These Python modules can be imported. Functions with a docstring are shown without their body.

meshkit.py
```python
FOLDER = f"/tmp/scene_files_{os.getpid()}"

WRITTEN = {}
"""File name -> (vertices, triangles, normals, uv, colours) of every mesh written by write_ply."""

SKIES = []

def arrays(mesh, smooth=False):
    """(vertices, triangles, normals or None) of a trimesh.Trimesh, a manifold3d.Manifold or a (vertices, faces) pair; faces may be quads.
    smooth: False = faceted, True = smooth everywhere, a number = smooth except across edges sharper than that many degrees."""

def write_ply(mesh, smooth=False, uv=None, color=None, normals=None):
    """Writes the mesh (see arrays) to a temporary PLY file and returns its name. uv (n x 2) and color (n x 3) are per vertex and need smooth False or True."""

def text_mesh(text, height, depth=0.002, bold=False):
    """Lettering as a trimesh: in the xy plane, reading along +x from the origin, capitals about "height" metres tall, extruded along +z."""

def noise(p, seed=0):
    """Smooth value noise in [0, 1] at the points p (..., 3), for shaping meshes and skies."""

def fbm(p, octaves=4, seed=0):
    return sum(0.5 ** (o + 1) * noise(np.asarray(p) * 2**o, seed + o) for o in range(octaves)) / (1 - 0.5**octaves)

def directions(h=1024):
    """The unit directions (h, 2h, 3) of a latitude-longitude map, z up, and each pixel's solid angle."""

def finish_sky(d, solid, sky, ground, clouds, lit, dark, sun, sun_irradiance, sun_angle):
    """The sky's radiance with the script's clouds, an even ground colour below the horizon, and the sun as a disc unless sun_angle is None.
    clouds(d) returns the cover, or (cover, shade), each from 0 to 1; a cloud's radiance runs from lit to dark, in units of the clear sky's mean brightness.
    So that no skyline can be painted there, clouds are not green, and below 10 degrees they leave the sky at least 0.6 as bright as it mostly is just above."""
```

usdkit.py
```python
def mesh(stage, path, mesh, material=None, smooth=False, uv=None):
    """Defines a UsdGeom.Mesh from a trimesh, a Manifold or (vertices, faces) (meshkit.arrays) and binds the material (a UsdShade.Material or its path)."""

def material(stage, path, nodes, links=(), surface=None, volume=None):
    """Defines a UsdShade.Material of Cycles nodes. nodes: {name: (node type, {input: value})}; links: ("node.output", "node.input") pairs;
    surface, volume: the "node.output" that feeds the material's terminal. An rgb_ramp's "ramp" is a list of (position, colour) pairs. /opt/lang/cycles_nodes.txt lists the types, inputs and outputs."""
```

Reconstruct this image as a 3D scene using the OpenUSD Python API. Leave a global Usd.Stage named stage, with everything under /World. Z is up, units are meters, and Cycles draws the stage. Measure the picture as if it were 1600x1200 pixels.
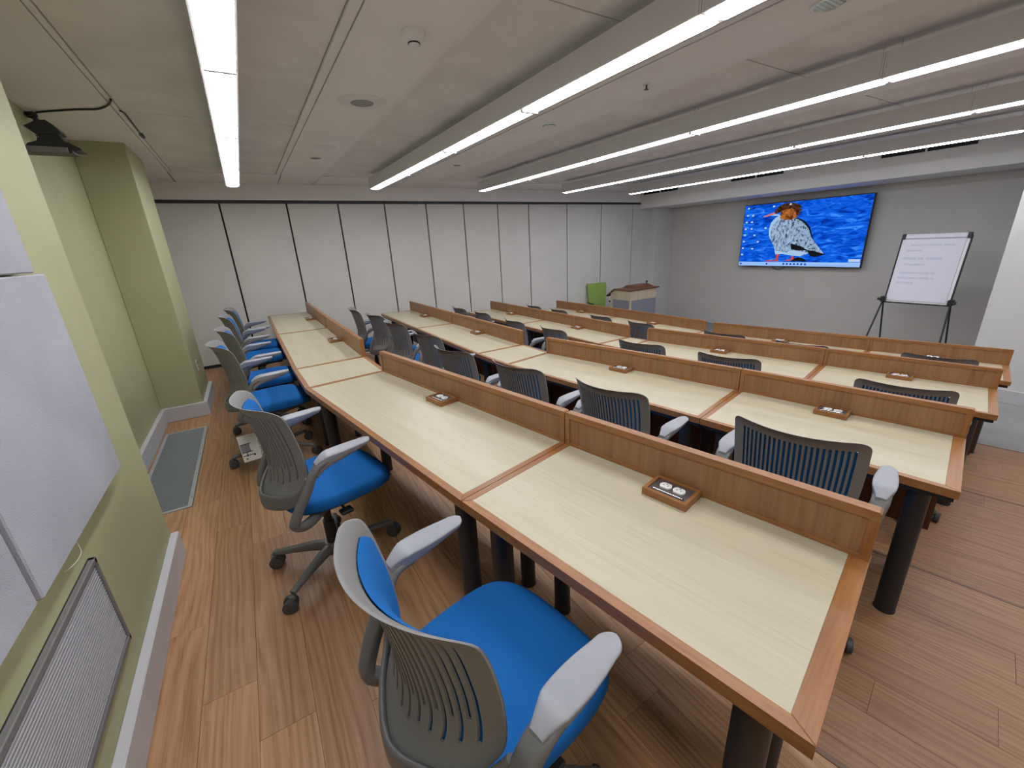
import math, random
import numpy as np, trimesh, shapely
from shapely.geometry import Polygon, box as sbox
from shapely import affinity
import manifold3d as m3
import meshkit, usdkit
from pxr import Gf, Sdf, Usd, UsdGeom, UsdShade, UsdLux

rnd = random.Random(7)
stage = Usd.Stage.CreateInMemory()
UsdGeom.SetStageUpAxis(stage, UsdGeom.Tokens.z)
UsdGeom.SetStageMetersPerUnit(stage, 1.0)
UsdGeom.Xform.Define(stage, '/World')
stage.SetDefaultPrim(stage.GetPrimAtPath('/World'))

# ------------------------------------------------------------------ camera
EYE = (0, 0, 1.595)
RM = np.array([[0.84755233, -0.52849473, -0.04846002], [-0.20866188, -0.24788553, -0.94605126], [0.48797056, 0.8119397, -0.32037267]])
cam = UsdGeom.Camera.Define(stage, '/World/camera')
mat = np.eye(4); mat[0, :3] = RM[0]; mat[1, :3] = -RM[1]; mat[2, :3] = -RM[2]; mat[3, :3] = EYE
cam.AddTransformOp().Set(Gf.Matrix4d(*mat.ravel().tolist()))
cam.CreateHorizontalApertureAttr(36.0); cam.CreateVerticalApertureAttr(27.0)
cam.CreateFocalLengthAttr(36.0 * 650.11 / 1600)
cam.CreateClippingRangeAttr(Gf.Vec2f(0.02, 60))
cam.CreateExposureAttr(0.0)
LAMP = 19.5            # radiance of the pendant diffusers
LAMP_COLOUR = (0.965, 0.985, 1.03)

# ------------------------------------------------------------------ materials
def srgb(r, g, b):
    return tuple(((c / 255 + .055) / 1.055) ** 2.4 if c > 10 else c / 255 / 12.92 for c in (r, g, b))

def look(name, nodes, links, surface='p.BSDF'):
    return usdkit.material(stage, '/World/Looks/' + name, nodes, links, surface=surface)

def plain(name, col, rough=.5, metal=0.0, spec=.5, bump=None, vary=0.0, coat=0.0):
    """A paint or plastic: base colour with faint mottling (vary) and a fine relief (bump = (scale, distance))."""
    nodes = {'p': ('principled_bsdf', {'base_color': col, 'roughness': rough, 'metallic': metal, 'specular_ior_level': spec, 'coat_weight': coat})}
    links = []
    if vary or bump:
        nodes['t'] = ('texture_coordinate', {})
    if vary:
        nodes['n'] = ('noise_texture', {'scale': 3.0, 'detail': 5.0})
        nodes['r'] = ('rgb_ramp', {'ramp': [(.3, tuple(c * (1 - vary) for c in col)), (.7, tuple(min(1, c * (1 + vary)) for c in col))]})
        links += [('t.object', 'n.vector'), ('n.fac', 'r.fac'), ('r.color', 'p.base_color')]
    if bump:
        nodes['bn'] = ('noise_texture', {'scale': bump[0], 'detail': 3.0})
        nodes['b'] = ('bump', {'distance': bump[1], 'strength': .6})
        links += [('t.object', 'bn.vector'), ('bn.fac', 'b.height'), ('b.normal', 'p.normal')]
    return look(name, nodes, links)

def wood(name, cols, axis, fine=60.0, coarse=5.0, rough=.4, stretch=.06, distort=.6, bump=.0004, contrast=.5, rand=True):
    """Grain running along a local axis; cols = dark, mid, light."""
    sc = [1.0, 1.0, 1.0]; sc['xyz'.index(axis)] = stretch
    nodes = {'t': ('texture_coordinate', {}), 'oi': ('object_info', {}), 'rv': ('vector_math', {'math_type': 'multiply_add', 'vector2': (7.3, 5.1, 3.7)}),
             'm': ('mapping', {'scale': tuple(sc)}),
             'n1': ('noise_texture', {'scale': coarse, 'detail': 4.0, 'distortion': distort}),
             'n2': ('noise_texture', {'scale': fine, 'detail': 3.0}),
             'mx': ('math', {'math_type': 'multiply_add', 'value2': contrast}),
             'm2': ('math', {'math_type': 'multiply', 'value2': 1 - contrast}),
             'r': ('rgb_ramp', {'ramp': [(.3, cols[0]), (.5, cols[1]), (.7, cols[2])]}),
             'b': ('bump', {'distance': bump, 'strength': .5}),
             'p': ('principled_bsdf', {'roughness': rough})}
    links = [('oi.random', 'rv.vector1'), ('t.object', 'rv.vector3'), ('rv.vector', 'm.vector'), ('m.vector', 'n1.vector'), ('m.vector', 'n2.vector'),
             ('n2.fac', 'm2.value1'), ('n1.fac', 'mx.value1'), ('m2.value', 'mx.value3'), ('mx.value', 'r.fac'), ('r.color', 'p.base_color'),
             ('n2.fac', 'b.height'), ('b.normal', 'p.normal')]
    return look(name, nodes, links)

def floor_wood(name, tint):
    """Oak plank: cathedral rings stretched along local y, thin pores, a tone of its own for each plank."""
    c = lambda r, g, b: tuple(x * t for x, t in zip(srgb(r, g, b), tint))
    nodes = {'t': ('texture_coordinate', {}), 'oi': ('object_info', {}), 'rv': ('vector_math', {'math_type': 'multiply_add', 'vector2': (9.1, 6.3, 4.7)}),
             'm': ('mapping', {'scale': (1, .11, 1)}), 'mf': ('mapping', {'scale': (1, .03, 1)}),
             'nw': ('noise_texture', {'scale': 4.0, 'detail': 2.0}),
             'ad': ('vector_math', {'math_type': 'multiply_add', 'vector2': (.30, .30, .0)}),
             'w': ('wave_texture', {'wave_type': 'bands', 'bands_direction': 'x', 'scale': 10.0, 'distortion': 4.0, 'detail': 3.0, 'detail_scale': 1.2}),
             'nm': ('noise_texture', {'scale': 24.0, 'detail': 4.0, 'distortion': .8}),
             'nf': ('noise_texture', {'scale': 150.0, 'detail': 3.0}),
             'a': ('math', {'math_type': 'multiply', 'value2': .16}), 'b1': ('math', {'math_type': 'multiply_add', 'value2': .38}), 'b2': ('math', {'math_type': 'multiply_add', 'value2': .46}),
             'r': ('rgb_ramp', {'ramp': [(.22, c(126, 87, 56)), (.47, c(161, 118, 82)), (.76, c(182, 141, 104))]}),
             'hv': ('map_range', {'from_min': 0, 'from_max': 1, 'to_min': .94, 'to_max': 1.05}), 'h': ('hsv', {}),
             'b': ('bump', {'distance': .0004, 'strength': .35}), 'p': ('principled_bsdf', {'roughness': .42, 'specular_ior_level': .4})}
    links = [('oi.random', 'rv.vector1'), ('t.object', 'rv.vector3'), ('rv.vector', 'm.vector'), ('rv.vector', 'mf.vector'), ('m.vector', 'nw.vector'),
             ('nw.color', 'ad.vector1'), ('m.vector', 'ad.vector3'), ('ad.vector', 'w.vector'), ('ad.vector', 'nm.vector'), ('mf.vector', 'nf.vector'), ('w.fac', 'a.value1'), ('nm.fac', 'b1.value1'), ('a.value', 'b1.value3'),
             ('nf.fac', 'b2.value1'), ('b1.value', 'b2.value3'),
             ('b2.value', 'r.fac'), ('r.color', 'h.color'), ('oi.random', 'hv.value'), ('hv.result', 'h.value'), ('h.color', 'p.base_color'), ('nf.fac', 'b.height'), ('b.normal', 'p.normal')]
    return look(name, nodes, links)

def glow(name, col, strength):
    return look(name, {'p': ('emission', {'color': col, 'strength': strength})}, [], surface='p.emission')

def glow_noise(name, cols, scale, stretch, strength=1.0, detail=4.0, distort=.4, lo=.35, hi=.65):
    return look(name, {'t': ('texture_coordinate', {}), 'm': ('mapping', {'scale': stretch}), 'n': ('noise_texture', {'scale': scale, 'detail': detail, 'distortion': distort}),
                       'r': ('rgb_ramp', {'ramp': [(lo + (hi - lo) * i / (len(cols) - 1), c) for i, c in enumerate(cols)]}), 'p': ('emission', {'strength': strength})},
                [('t.object', 'm.vector'), ('m.vector', 'n.vector'), ('n.fac', 'r.fac'), ('r.color', 'p.color')], surface='p.emission')

M = {}
M['green'] = plain('green_paint', (.40, .40, .225), .6, bump=(140, .0004), vary=.03)
M['felt'] = plain('grey_felt', (.42, .42, .465), .95, spec=.1, bump=(260, .0025), vary=.08)
M['white_trim'] = plain('white_trim', (.55, .54, .56), .45)
M['white_paint'] = plain('white_paint', (.74, .725, .70), .6, bump=(180, .0003))
M['greige'] = plain('greige_paint', (.56, .54, .51), .65, bump=(180, .0003), vary=.02)
M['light_wall'] = plain('light_wall_paint', (.62, .61, .61), .65, bump=(180, .0003))
M['partition'] = plain('partition_vinyl', (.64, .62, .59), .7, bump=(350, .0006), vary=.025)
M['seal'] = plain('black_seal', (.015, .014, .014), .6)
M['ceil'] = plain('ceiling_paint', (.82, .79, .77), .75, vary=.02)
M['ceil_panel'] = plain('acoustic_panel', (.78, .75, .72), .9, spec=.2, bump=(220, .002), vary=.07)
M['carpet'] = plain('grey_carpet', (.29, .285, .275), .95, spec=.1, bump=(160, .008), vary=.08)
M['subfloor'] = plain('subfloor', (.09, .055, .035), .7)
M['nosing'] = plain('floor_edge_strip', (.16, .085, .045), .5)
M['plank'] = floor_wood('oak_plank', (1.08, 1.11, 1.12))
M['plank2'] = floor_wood('oak_plank_darker', (1.0, 1.02, 1.02))
M['plank3'] = floor_wood('oak_plank_lighter', (1.13, 1.17, 1.18))
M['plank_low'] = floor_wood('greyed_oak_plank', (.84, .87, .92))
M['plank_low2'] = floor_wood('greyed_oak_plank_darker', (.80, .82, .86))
maple = [srgb(175, 164, 137), srgb(184, 174, 148), srgb(190, 181, 156)]
M['maple'] = wood('maple_laminate', maple, 'y', fine=90, coarse=9, rough=.36, stretch=.04, bump=.0001)
trimc = [srgb(124, 80, 40), srgb(147, 98, 53), srgb(160, 113, 66)]
M['trim_y'] = wood('cherry_trim_long', trimc, 'y', fine=120, coarse=8, rough=.35)
M['trim_x'] = wood('cherry_trim_cross', trimc, 'x', fine=120, coarse=8, rough=.35)
M['trim_z'] = wood('cherry_trim_upright', trimc, 'z', fine=120, coarse=8, rough=.35)
divc = [srgb(120, 82, 48), srgb(142, 101, 63), srgb(155, 115, 75)]
M['div'] = wood('cherry_veneer', divc, 'z', fine=80, coarse=7, rough=.4, stretch=.05)
M['panel_wood'] = wood('dark_cherry_veneer', [srgb(70, 36, 22), srgb(96, 54, 34), srgb(115, 68, 44)], 'z', fine=80, coarse=7, rough=.45, stretch=.05)
M['black_steel'] = plain('black_powder_coat', (.022, .022, .026), .42)
M['black'] = plain('black_plastic', (.018, .018, .02), .45)
M['grey_shell'] = plain('warm_grey_plastic', (.21, .205, .20), .5, bump=(500, .0002))
M['grey_frame'] = plain('mid_grey_plastic', (.15, .145, .14), .38)
M['grey_arm'] = plain('light_grey_plastic', (.30, .305, .335), .42)
M['caster'] = plain('caster_plastic', (.06, .058, .055), .5)
M['blue'] = plain('blue_fabric', (.010, .132, .42), .85, spec=.2, bump=(900, .0012), vary=.06)
M['lamp'] = glow('lamp_diffuser', LAMP_COLOUR, LAMP)
M['housing'] = plain('pendant_housing', (.58, .56, .54), .5)
M['alu'] = plain('brushed_aluminium', (.55, .55, .56), .38, metal=.85)
M['grille_frame'] = plain('grille_frame_paint', (.16, .155, .155), .45)
M['louvre'] = plain('louvre_paint', (.36, .36, .375), .45)
M['chrome'] = plain('polished_steel', (.8, .8, .82), .15, metal=1.0)
M['grate'] = plain('grate_metal', (.24, .26, .27), .5, metal=.2)
M['grate_rim'] = plain('grate_rim', (.45, .45, .45), .45, metal=.4)
M['white_plastic'] = plain('white_plastic', (.82, .82, .80), .35)
M['grey_plate'] = plain('grey_plate', (.09, .075, .075), .4)
M['paper'] = plain('paper', (.68, .68, .78), .6)
M['board_white'] = plain('whiteboard', (.74, .75, .76), .2)
M['ink'] = plain('pale_marker_ink', (.40, .40, .60), .7)
M['card'] = plain('card', (.66, .63, .58), .7, vary=.04)
M['card_ink'] = plain('card_ink', (.06, .05, .05), .7)
M['card_grey'] = plain('card_grey', (.22, .20, .23), .7)
M['lime'] = plain('lime_fabric', (.24, .36, .085), .8, spec=.2, bump=(700, .001))
M['lectern_wood'] = wood('lectern_veneer', [srgb(170, 155, 128), srgb(190, 175, 148), srgb(205, 192, 165)], 'z', fine=70, coarse=7)
M['lectern_grey'] = plain('lectern_panel', (.22, .22, .26), .5)
M['mahogany'] = wood('mahogany', [srgb(66, 38, 24), srgb(98, 60, 38), srgb(122, 78, 50)], 'y', fine=80, coarse=7)
M['lens_glass'] = plain('lens_glass', (.5, .5, .52), .1, coat=.5)
M['mesh_grey'] = plain('speaker_mesh', (.30, .30, .30), .7, bump=(900, .002))
M['mint'] = plain('mint_rim', (.30, .46, .36), .5)
M['reflector'] = plain('lamp_reflector', (.62, .64, .60), .22, metal=.9)

# ------------------------------------------------------------------ prims
used = {}
def numbered(path):
    n = used.get(path, 0); used[path] = n + 1
    return path if n == 0 else f'{path}_{n:03d}'

def data(prim, **kw):
    for k, v in kw.items():
        if v is not None:
            prim.SetCustomDataByKey(k, v)
    return prim

def thing(name, label=None, category=None, loc=(0, 0, 0), rotz=0.0, group=None, kind=None, parent='/World'):
    p = numbered(f'{parent}/{name}')
    x = UsdGeom.Xform.Define(stage, p)
    x.AddTranslateOp().Set(Gf.Vec3d(*map(float, loc)))
    if rotz:
        x.AddRotateZOp().Set(float(rotz))
    data(x.GetPrim(), label=label, category=category, group=group, kind=kind)
    return p

def part(parent, name, mesh, mat, smooth=False, label=None, kind=None):
    p = numbered(f'{parent}/{name}')
    m = usdkit.mesh(stage, p, mesh, M[mat] if isinstance(mat, str) else mat, smooth=smooth)
    data(m.GetPrim(), label=label, kind=kind)
    return p

def solo(name, mesh, mat, label=None, category=None, smooth=False, group=None, kind=None):
    p = numbered(f'/World/{name}')
    m = usdkit.mesh(stage, p, mesh, M[mat] if isinstance(mat, str) else mat, smooth=smooth)
    data(m.GetPrim(), label=label, category=category, group=group, kind=kind)
    return p

def copy(src, label, loc, rotz):
    """Another of SRC with its parts, under the next number."""
    p0 = stage.GetPrimAtPath(src)
    p = numbered(src.rsplit('_', 1)[0] if src[-3:].isdigit() else src)
    x = UsdGeom.Xform.Define(stage, p)
    x.GetPrim().GetReferences().AddInternalReference(Sdf.Path(src))
    UsdGeom.XformCommonAPI(x)
    x.ClearXformOpOrder()
    x.GetPrim().GetAttribute('xformOp:translate').Set(Gf.Vec3d(*map(float, loc)))
    x.GetPrim().CreateAttribute('xformOp:rotateZ', Sdf.ValueTypeNames.Float).Set(float(rotz))
    x.GetPrim().CreateAttribute('xformOpOrder', Sdf.ValueTypeNames.TokenArray, False, Sdf.VariabilityUniform).Set(['xformOp:translate', 'xformOp:rotateZ'])
    was = p0.GetCustomData()
    data(x.GetPrim(), label=label, category=was.get('category'), group=was.get('group'))
    x.GetPrim().SetInstanceable(True)
    return p

# ------------------------------------------------------------------ shapes
def bx(x0, x1, y0, y1, z0, z1, b=0.0):
    """A box, its edges chamfered by b."""
    if b <= 0:
        m = trimesh.creation.box((x1 - x0, y1 - y0, z1 - z0)); m.apply_translation(((x0 + x1) / 2, (y0 + y1) / 2, (z0 + z1) / 2)); return m
    pts = []
    for k in range(3):
        bb = [b, b, b]; bb[k] = 0
        for x in (x0 + bb[0], x1 - bb[0]):
            for y in (y0 + bb[1], y1 - bb[1]):
                for z in (z0 + bb[2], z1 - bb[2]):
                    pts.append((x, y, z))
    return trimesh.Trimesh(pts).convex_hull

def cat(*ms):
    return trimesh.util.concatenate([m for m in ms])

def cyl(p, q, r, n=16, r2=None):
    p, q = np.array(p, float), np.array(q, float)
    return sweep([p, q], [(r, r), (r2 or r, r2 or r)], n=n)

def sweep(path, sizes, n=12, up=(0, 0, 1), power=2.0, caps=True):
    """A tube along PATH with an elliptic (power 2) or squarer section of half-sizes (side, up) at each point."""
    P = np.array(path, float); K = len(P)
    t = np.gradient(P, axis=0) if K > 2 else np.repeat([P[1] - P[0]], K, 0)
    t /= np.linalg.norm(t, axis=1)[:, None]
    a = np.linspace(0, 2 * np.pi, n, endpoint=False)
    ca, sa = np.cos(a), np.sin(a)
    ex = 2.0 / power
    cx, cy = np.sign(ca) * abs(ca) ** ex, np.sign(sa) * abs(sa) ** ex
    V = []
    for k in range(K):
        u = np.array(up, float)
        if abs(u @ t[k]) > .95:
            u = np.array((1.0, 0, 0)) if abs(t[k][0]) < .9 else np.array((0, 1.0, 0))
        s = np.cross(t[k], u); s /= np.linalg.norm(s); u = np.cross(s, t[k])
        w, h = sizes[k] if np.ndim(sizes) == 2 else sizes
        V.append(P[k] + np.outer(cx * w, s) + np.outer(cy * h, u))
    V = np.vstack(V); F = []
    for k in range(K - 1):
        for i in range(n):
            j = (i + 1) % n
            F += [(k * n + i, k * n + j, (k + 1) * n + j), (k * n + i, (k + 1) * n + j, (k + 1) * n + i)]
    if caps:
        c0, c1 = len(V), len(V) + 1
        V = np.vstack([V, P[:1], P[-1:]])
        for i in range(n):
            j = (i + 1) % n
            F += [(c0, j, i), (c1, (K - 1) * n + i, (K - 1) * n + j)]
    m = trimesh.Trimesh(V, F, process=False); m.fix_normals()
    return m

def lathe(profile, n=28, at=(0, 0, 0)):
    """profile: (radius, z) pairs."""
    m = trimesh.creation.revolve(np.array(profile, float), sections=n)
    m.apply_translation(at); m.fix_normals()
    return m

def prism(poly, z0, z1):
    polys = getattr(poly, 'geoms', [poly])
    ms = [trimesh.creation.extrude_polygon(g, z1 - z0, engine='earcut') for g in polys if g.area > 1e-8]
    m = cat(*ms); m.apply_translation((0, 0, z0)); return m

def spline(pts, k=24):
    from scipy.interpolate import CubicSpline, PchipInterpolator
    P = np.array(pts, float); d = np.r_[0, np.cumsum(np.linalg.norm(np.diff(P, axis=0), axis=1))]
    return PchipInterpolator(d, P)(np.linspace(0, d[-1], k))

# ================================================================== the room
TIER = [0.0, -.165, -.33, -.49]           # three stepped wood tiers below the first, the last floor is carpet
SL = .19                                  # how much the near half of each row swings towards the screen per metre
XL, XR, YF, YN = -1.03, 9.5, 7.676, -2.4  # recessed green wall, screen wall, folding partition, behind the camera
ZC = 2.60
EDGE = [(1.25, .25, 3.06, .70), (2.75, .35, 3.2, 2.21), (4.26, .45, 3.3, 3.72), (5.78, .6, 3.45, 5.26)]
def edge_line(k):
    x, y, yb, xf = EDGE[k]
    return [(x + SL * (y - YN), YN), (x - SL * (yb - y), yb), (xf, yb + .3), (xf, YF)]
def tier_poly(k):
    left = [(-.66, YN), (-.66, 2.7), (XL, 2.7), (XL, YF)] if k == 0 else edge_line(k - 1)
    return Polygon(left + edge_line(k)[::-1])
def tier_of(x, y):
    for k in range(4):
        if tier_poly(k).contains(shapely.Point(x, y)):
            return k
    return 4
ZT = TIER[:1] + TIER[1:] + [TIER[3] - .01]   # four wood levels would need a fifth; the carpet lies flush with the last strip

floor = thing('floor', 'stepped oak plank floor ending in grey carpet before the screen', 'floor', kind='structure')
TH = .01
for k in range(4):
    poly = tier_poly(k)
    part(floor, 'subfloor', prism(poly.buffer(-.002), TIER[k] - .16 if k < 3 else TIER[k] - .1, TIER[k] - TH), 'subfloor')
part(floor, 'carpet', prism(Polygon(edge_line(3) + [(XR, YF), (XR, YN)]), TIER[3] - .12, TIER[3] - .012), 'carpet', label='grey carpet on the lowest level')

def planks(region, z, ang, origin, width=.182, length=1.22, kinds=('plank', 'plank', 'plank2', 'plank3')):
    """Clips staggered planks to the region; each plank lies under the floor as a mesh with its long side along local y."""
    c, s = math.cos(math.radians(ang)), math.sin(math.radians(ang))
    loc = affinity.rotate(affinity.translate(region, -origin[0], -origin[1]), -ang, origin=(0, 0))
    x0, y0, x1, y1 = loc.bounds
    i0 = math.floor(x0 / width)
    for i in range(i0, math.ceil(x1 / width)):
        off = rnd.random() * length
        y = y0 - off
        while y < y1:
            g = sbox(i * width + .0006, y + .0006, (i + 1) * width - .0006, y + length - .0006).intersection(loc)
            y += length
            for q in getattr(g, 'geoms', [g]):
                if q.geom_type != 'Polygon' or q.area < .002:
                    continue
                p = numbered(floor + '/plank')
                zz = rnd.uniform(-.0004, .0004)
                m = usdkit.mesh(stage, p, prism(q, -TH, zz), M[rnd.choice(kinds)])
                m.AddTranslateOp().Set(Gf.Vec3d(origin[0], origin[1], z)); m.AddRotateZOp().Set(ang)
grate_hole = sbox(-.985, 3.25, -.635, 4.93)
planks(tier_poly(0).difference(grate_hole), 0.0, 0.0, (-.66, 0))
for k in (1, 2, 3):
    yb = EDGE[k][2]
    near, far = sbox(-5, YN, 12, yb), sbox(-5, yb, 12, YF)
    planks(tier_poly(k).intersection(near), TIER[k], math.degrees(math.atan(SL)), (EDGE[k][0], EDGE[k][1]), kinds=('plank_low', 'plank_low', 'plank_low2'))
    planks(tier_poly(k).intersection(far), TIER[k], 0.0, (EDGE[k][3], 0), kinds=('plank_low', 'plank_low', 'plank_low2'))
for k in range(4):
    L = edge_line(k)
    ms = [sweep([(*a, TIER[k] - .001), (*b, TIER[k] - .001)], (.011, .004), n=8, power=4) for a, b in zip(L[:-1], L[1:])]
    part(floor, 'nosing', cat(*ms), 'nosing')

# walls
solo('wall_left', bx(-1.3, -.66, YN, 2.70, 0, 2.9), 'green', 'green wall on the left that carries the felt panels', 'wall', kind='structure')
solo('wall_left', bx(-1.3, XL, 2.70, YF + .1, 0, 2.9), 'green', 'green back wall of the recess on the left', 'wall', kind='structure')
solo('pillar', bx(XL, -.67, 5.33, 6.2, 0, ZC + .05, .004), 'green', 'green square pillar beyond the wall recess', 'pillar', kind='structure')
bl = thing('baseboard_left', 'deep white baseboard along the green wall and pillar', 'baseboard', kind='structure')
def bb(x0, x1, y0, y1, h=.15, z=0):
    part(bl, 'board', bx(x0, x1, y0, y1, z, z + h, .004), 'white_trim')
bb(-.66, -.622, YN, 2.70); bb(XL, -.995, 2.70, 5.29); bb(XL, -.63, 5.29, 5.33); bb(-.67, -.63, 5.33, 6.2)
solo('wall_near', bx(-1.3, XR, YN - .15, YN, -.6, 2.9), 'light_wall', 'wall behind the last seats', 'wall', kind='structure')
solo('wall_screen', bx(XR, XR + .15, YN, YF + .2, -.6, 2.9), 'greige', 'grey beige wall that carries the large screen', 'wall', kind='structure')
solo('wall_right', bx(7.39, XR, YN, 1.26, -.6, 2.9), 'light_wall', 'pale wall jutting out right of the easel', 'wall', kind='structure')
solo('wall_return', bx(8.88, XR, 7.45, YF + .1, -.6, 2.9, .003), 'light_wall', 'pale wall return at the end of the folding partition', 'wall', kind='structure')
b2 = thing('baseboard_screen', 'pale baseboard under the screen and along the right wall', 'baseboard', kind='structure')
part(b2, 'board', bx(XR - .02, XR, 1.26, 7.45, TIER[3] - .012, TIER[3] + .1, .003), 'white_trim')
part(b2, 'board', bx(7.37, 7.39, YN, 1.26, TIER[3] - .012, TIER[3] + .15, .003), 'white_trim')

# folding partition
wf = thing('wall_far', 'folding partition of tall pale panels with black seams', 'partition wall', kind='structure')
part(wf, 'backing', bx(-1.3, XR, YF + .05, YF + .15, -.6, 2.9), 'seal')
seams = [-1.03, -.112, .754, 1.503, 2.256, 3.003, 3.745, 4.489, 5.227, 6.24, 7.25, 8.281, 9.0]
for a, b in zip(seams[:-1], seams[1:]):
    zb = max(.045, -.6) if b < .8 else -.44
    part(wf, 'panel', bx(a + .011, b - .011, YF, YF + .06, zb, 2.338, .004), 'partition')
part(wf, 'floor_seal', bx(-1.03, .70, YF + .005, YF + .05, 0, .05), 'seal')
part(wf, 'floor_seal', bx(.70, 9.0, YF + .005, YF + .05, TIER[3] - .012, -.42), 'seal')
part(wf, 'track', bx(-1.03, 9.0, YF - .035, YF + .05, 2.334, 2.376, .004), 'black')
part(wf, 'header', bx(-1.3, XR, YF - .02, YF + .15, 2.372, 2.9), 'ceil')

# ceiling: flat ribs with recessed acoustic panels between them
ce = thing('ceiling', 'pale ceiling of smooth ribs and recessed acoustic panels', 'ceiling', kind='structure')
PX0, PER, PW = -.535, 1.712, 1.21
part(ce, 'slab', bx(-1.3, XR + .1, YN - .1, YF + .1, 2.72, 2.85), 'ceil')
xs = [-1.3] + sum([[PX0 + PER * k, PX0 + PER * k + PW] for k in range(5)], []) + [XR + .1]
for a, b in zip(xs[0::2], xs[1::2]):
    part(ce, 'rib', bx(a, b, YN - .1, YF + .1, ZC, 2.72), 'ceil')
ys = [-3.15, -.65, 1.85, 4.34, 6.85]
for k in range(5):
    a, b = PX0 + PER * k, PX0 + PER * k + PW
    part(ce, 'panel_trim', bx(a + .004, a + .030, YN - .05, 6.846, ZC + .004, ZC + .05, .002), 'ceil'); part(ce, 'panel_trim', bx(b - .056, b - .004, YN - .05, 6.846, ZC + .004, ZC + .05, .002), 'ceil')
    part(ce, 'rib_end', bx(a - .01, b + .01, 6.85, YF + .1, ZC, 2.72), 'ceil')
    for y0, y1 in zip(ys[:-1], ys[1:]):
        part(ce, 'panel', bx(a + .034, b - .06, max(y0, YN - .05) + .006, y1 - .006, ZC + .014, ZC + .05, .003), 'ceil_panel')

# bulkhead over the screen recess
bh = thing('bulkhead', 'white bulkhead above the screen with dark air vents', 'bulkhead', kind='structure')
part(bh, 'bulkhead_face', bx(8.5, XR + .05, 1.26, YF + .05, 2.235, 2.75, .004), 'white_paint')

for (y0, y1, lab) in ((1.96, 3.02, 'air vent in the bulkhead at the right above the screen'), (4.37, 5.39, 'air vent in the middle of the bulkhead above the screen'), (6.57, 7.58, 'air vent at the partition end of the bulkhead')):
    t = thing('air_vent', lab + ', dark slots in white frame', 'air vent', (8.5, (y0 + y1) / 2, 2.515), group='vents in the bulkhead')
    w = (y1 - y0) / 2; x = -.012
    part(t, 'frame', cat(bx(x, 0, -w, w, 0, .018, .003), bx(x, 0, -w, w, .067, .083, .003), bx(x, 0, -w, -w + .02, .018, .067), bx(x, 0, w - .02, w, .018, .067), bx(x, 0, -.012, .012, .018, .067)), 'white_paint')
    part(t, 'backing', bx(-.002, -.0005, -w + .02, w - .02, .018, .067), 'black')
    part(t, 'louvre', cat(*[bx(-.011, -.003, y, y + .004, .018, .067) for y in np.arange(-w + .04, w - .03, .02)]), 'seal', kind='stuff')

# ================================================================== pendant lights
ZL = 2.42
LX = [.095, 1.82, 3.545, 5.27, 6.96]
names = ['nearest the green wall', 'second from the green wall', 'third from the green wall', 'fourth from the green wall', 'nearest the screen']
def lens(y0, y1):
    """A gently convex diffuser, 127 mm wide, that sags 14 mm below its housing."""
    a = np.linspace(0, np.pi, 9)
    pr = [(-.0635, .012)] + [(-.0635 * math.cos(t), -.014 * math.sin(t)) for t in a] + [(.0635, .012)]
    m = prism(Polygon(pr), 0, y1 - y0); v = np.array(m.vertices)
    m = trimesh.Trimesh(np.stack([v[:, 0], v[:, 2] + y0, v[:, 1]], 1), m.faces, process=False); m.fix_normals(); return m

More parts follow.
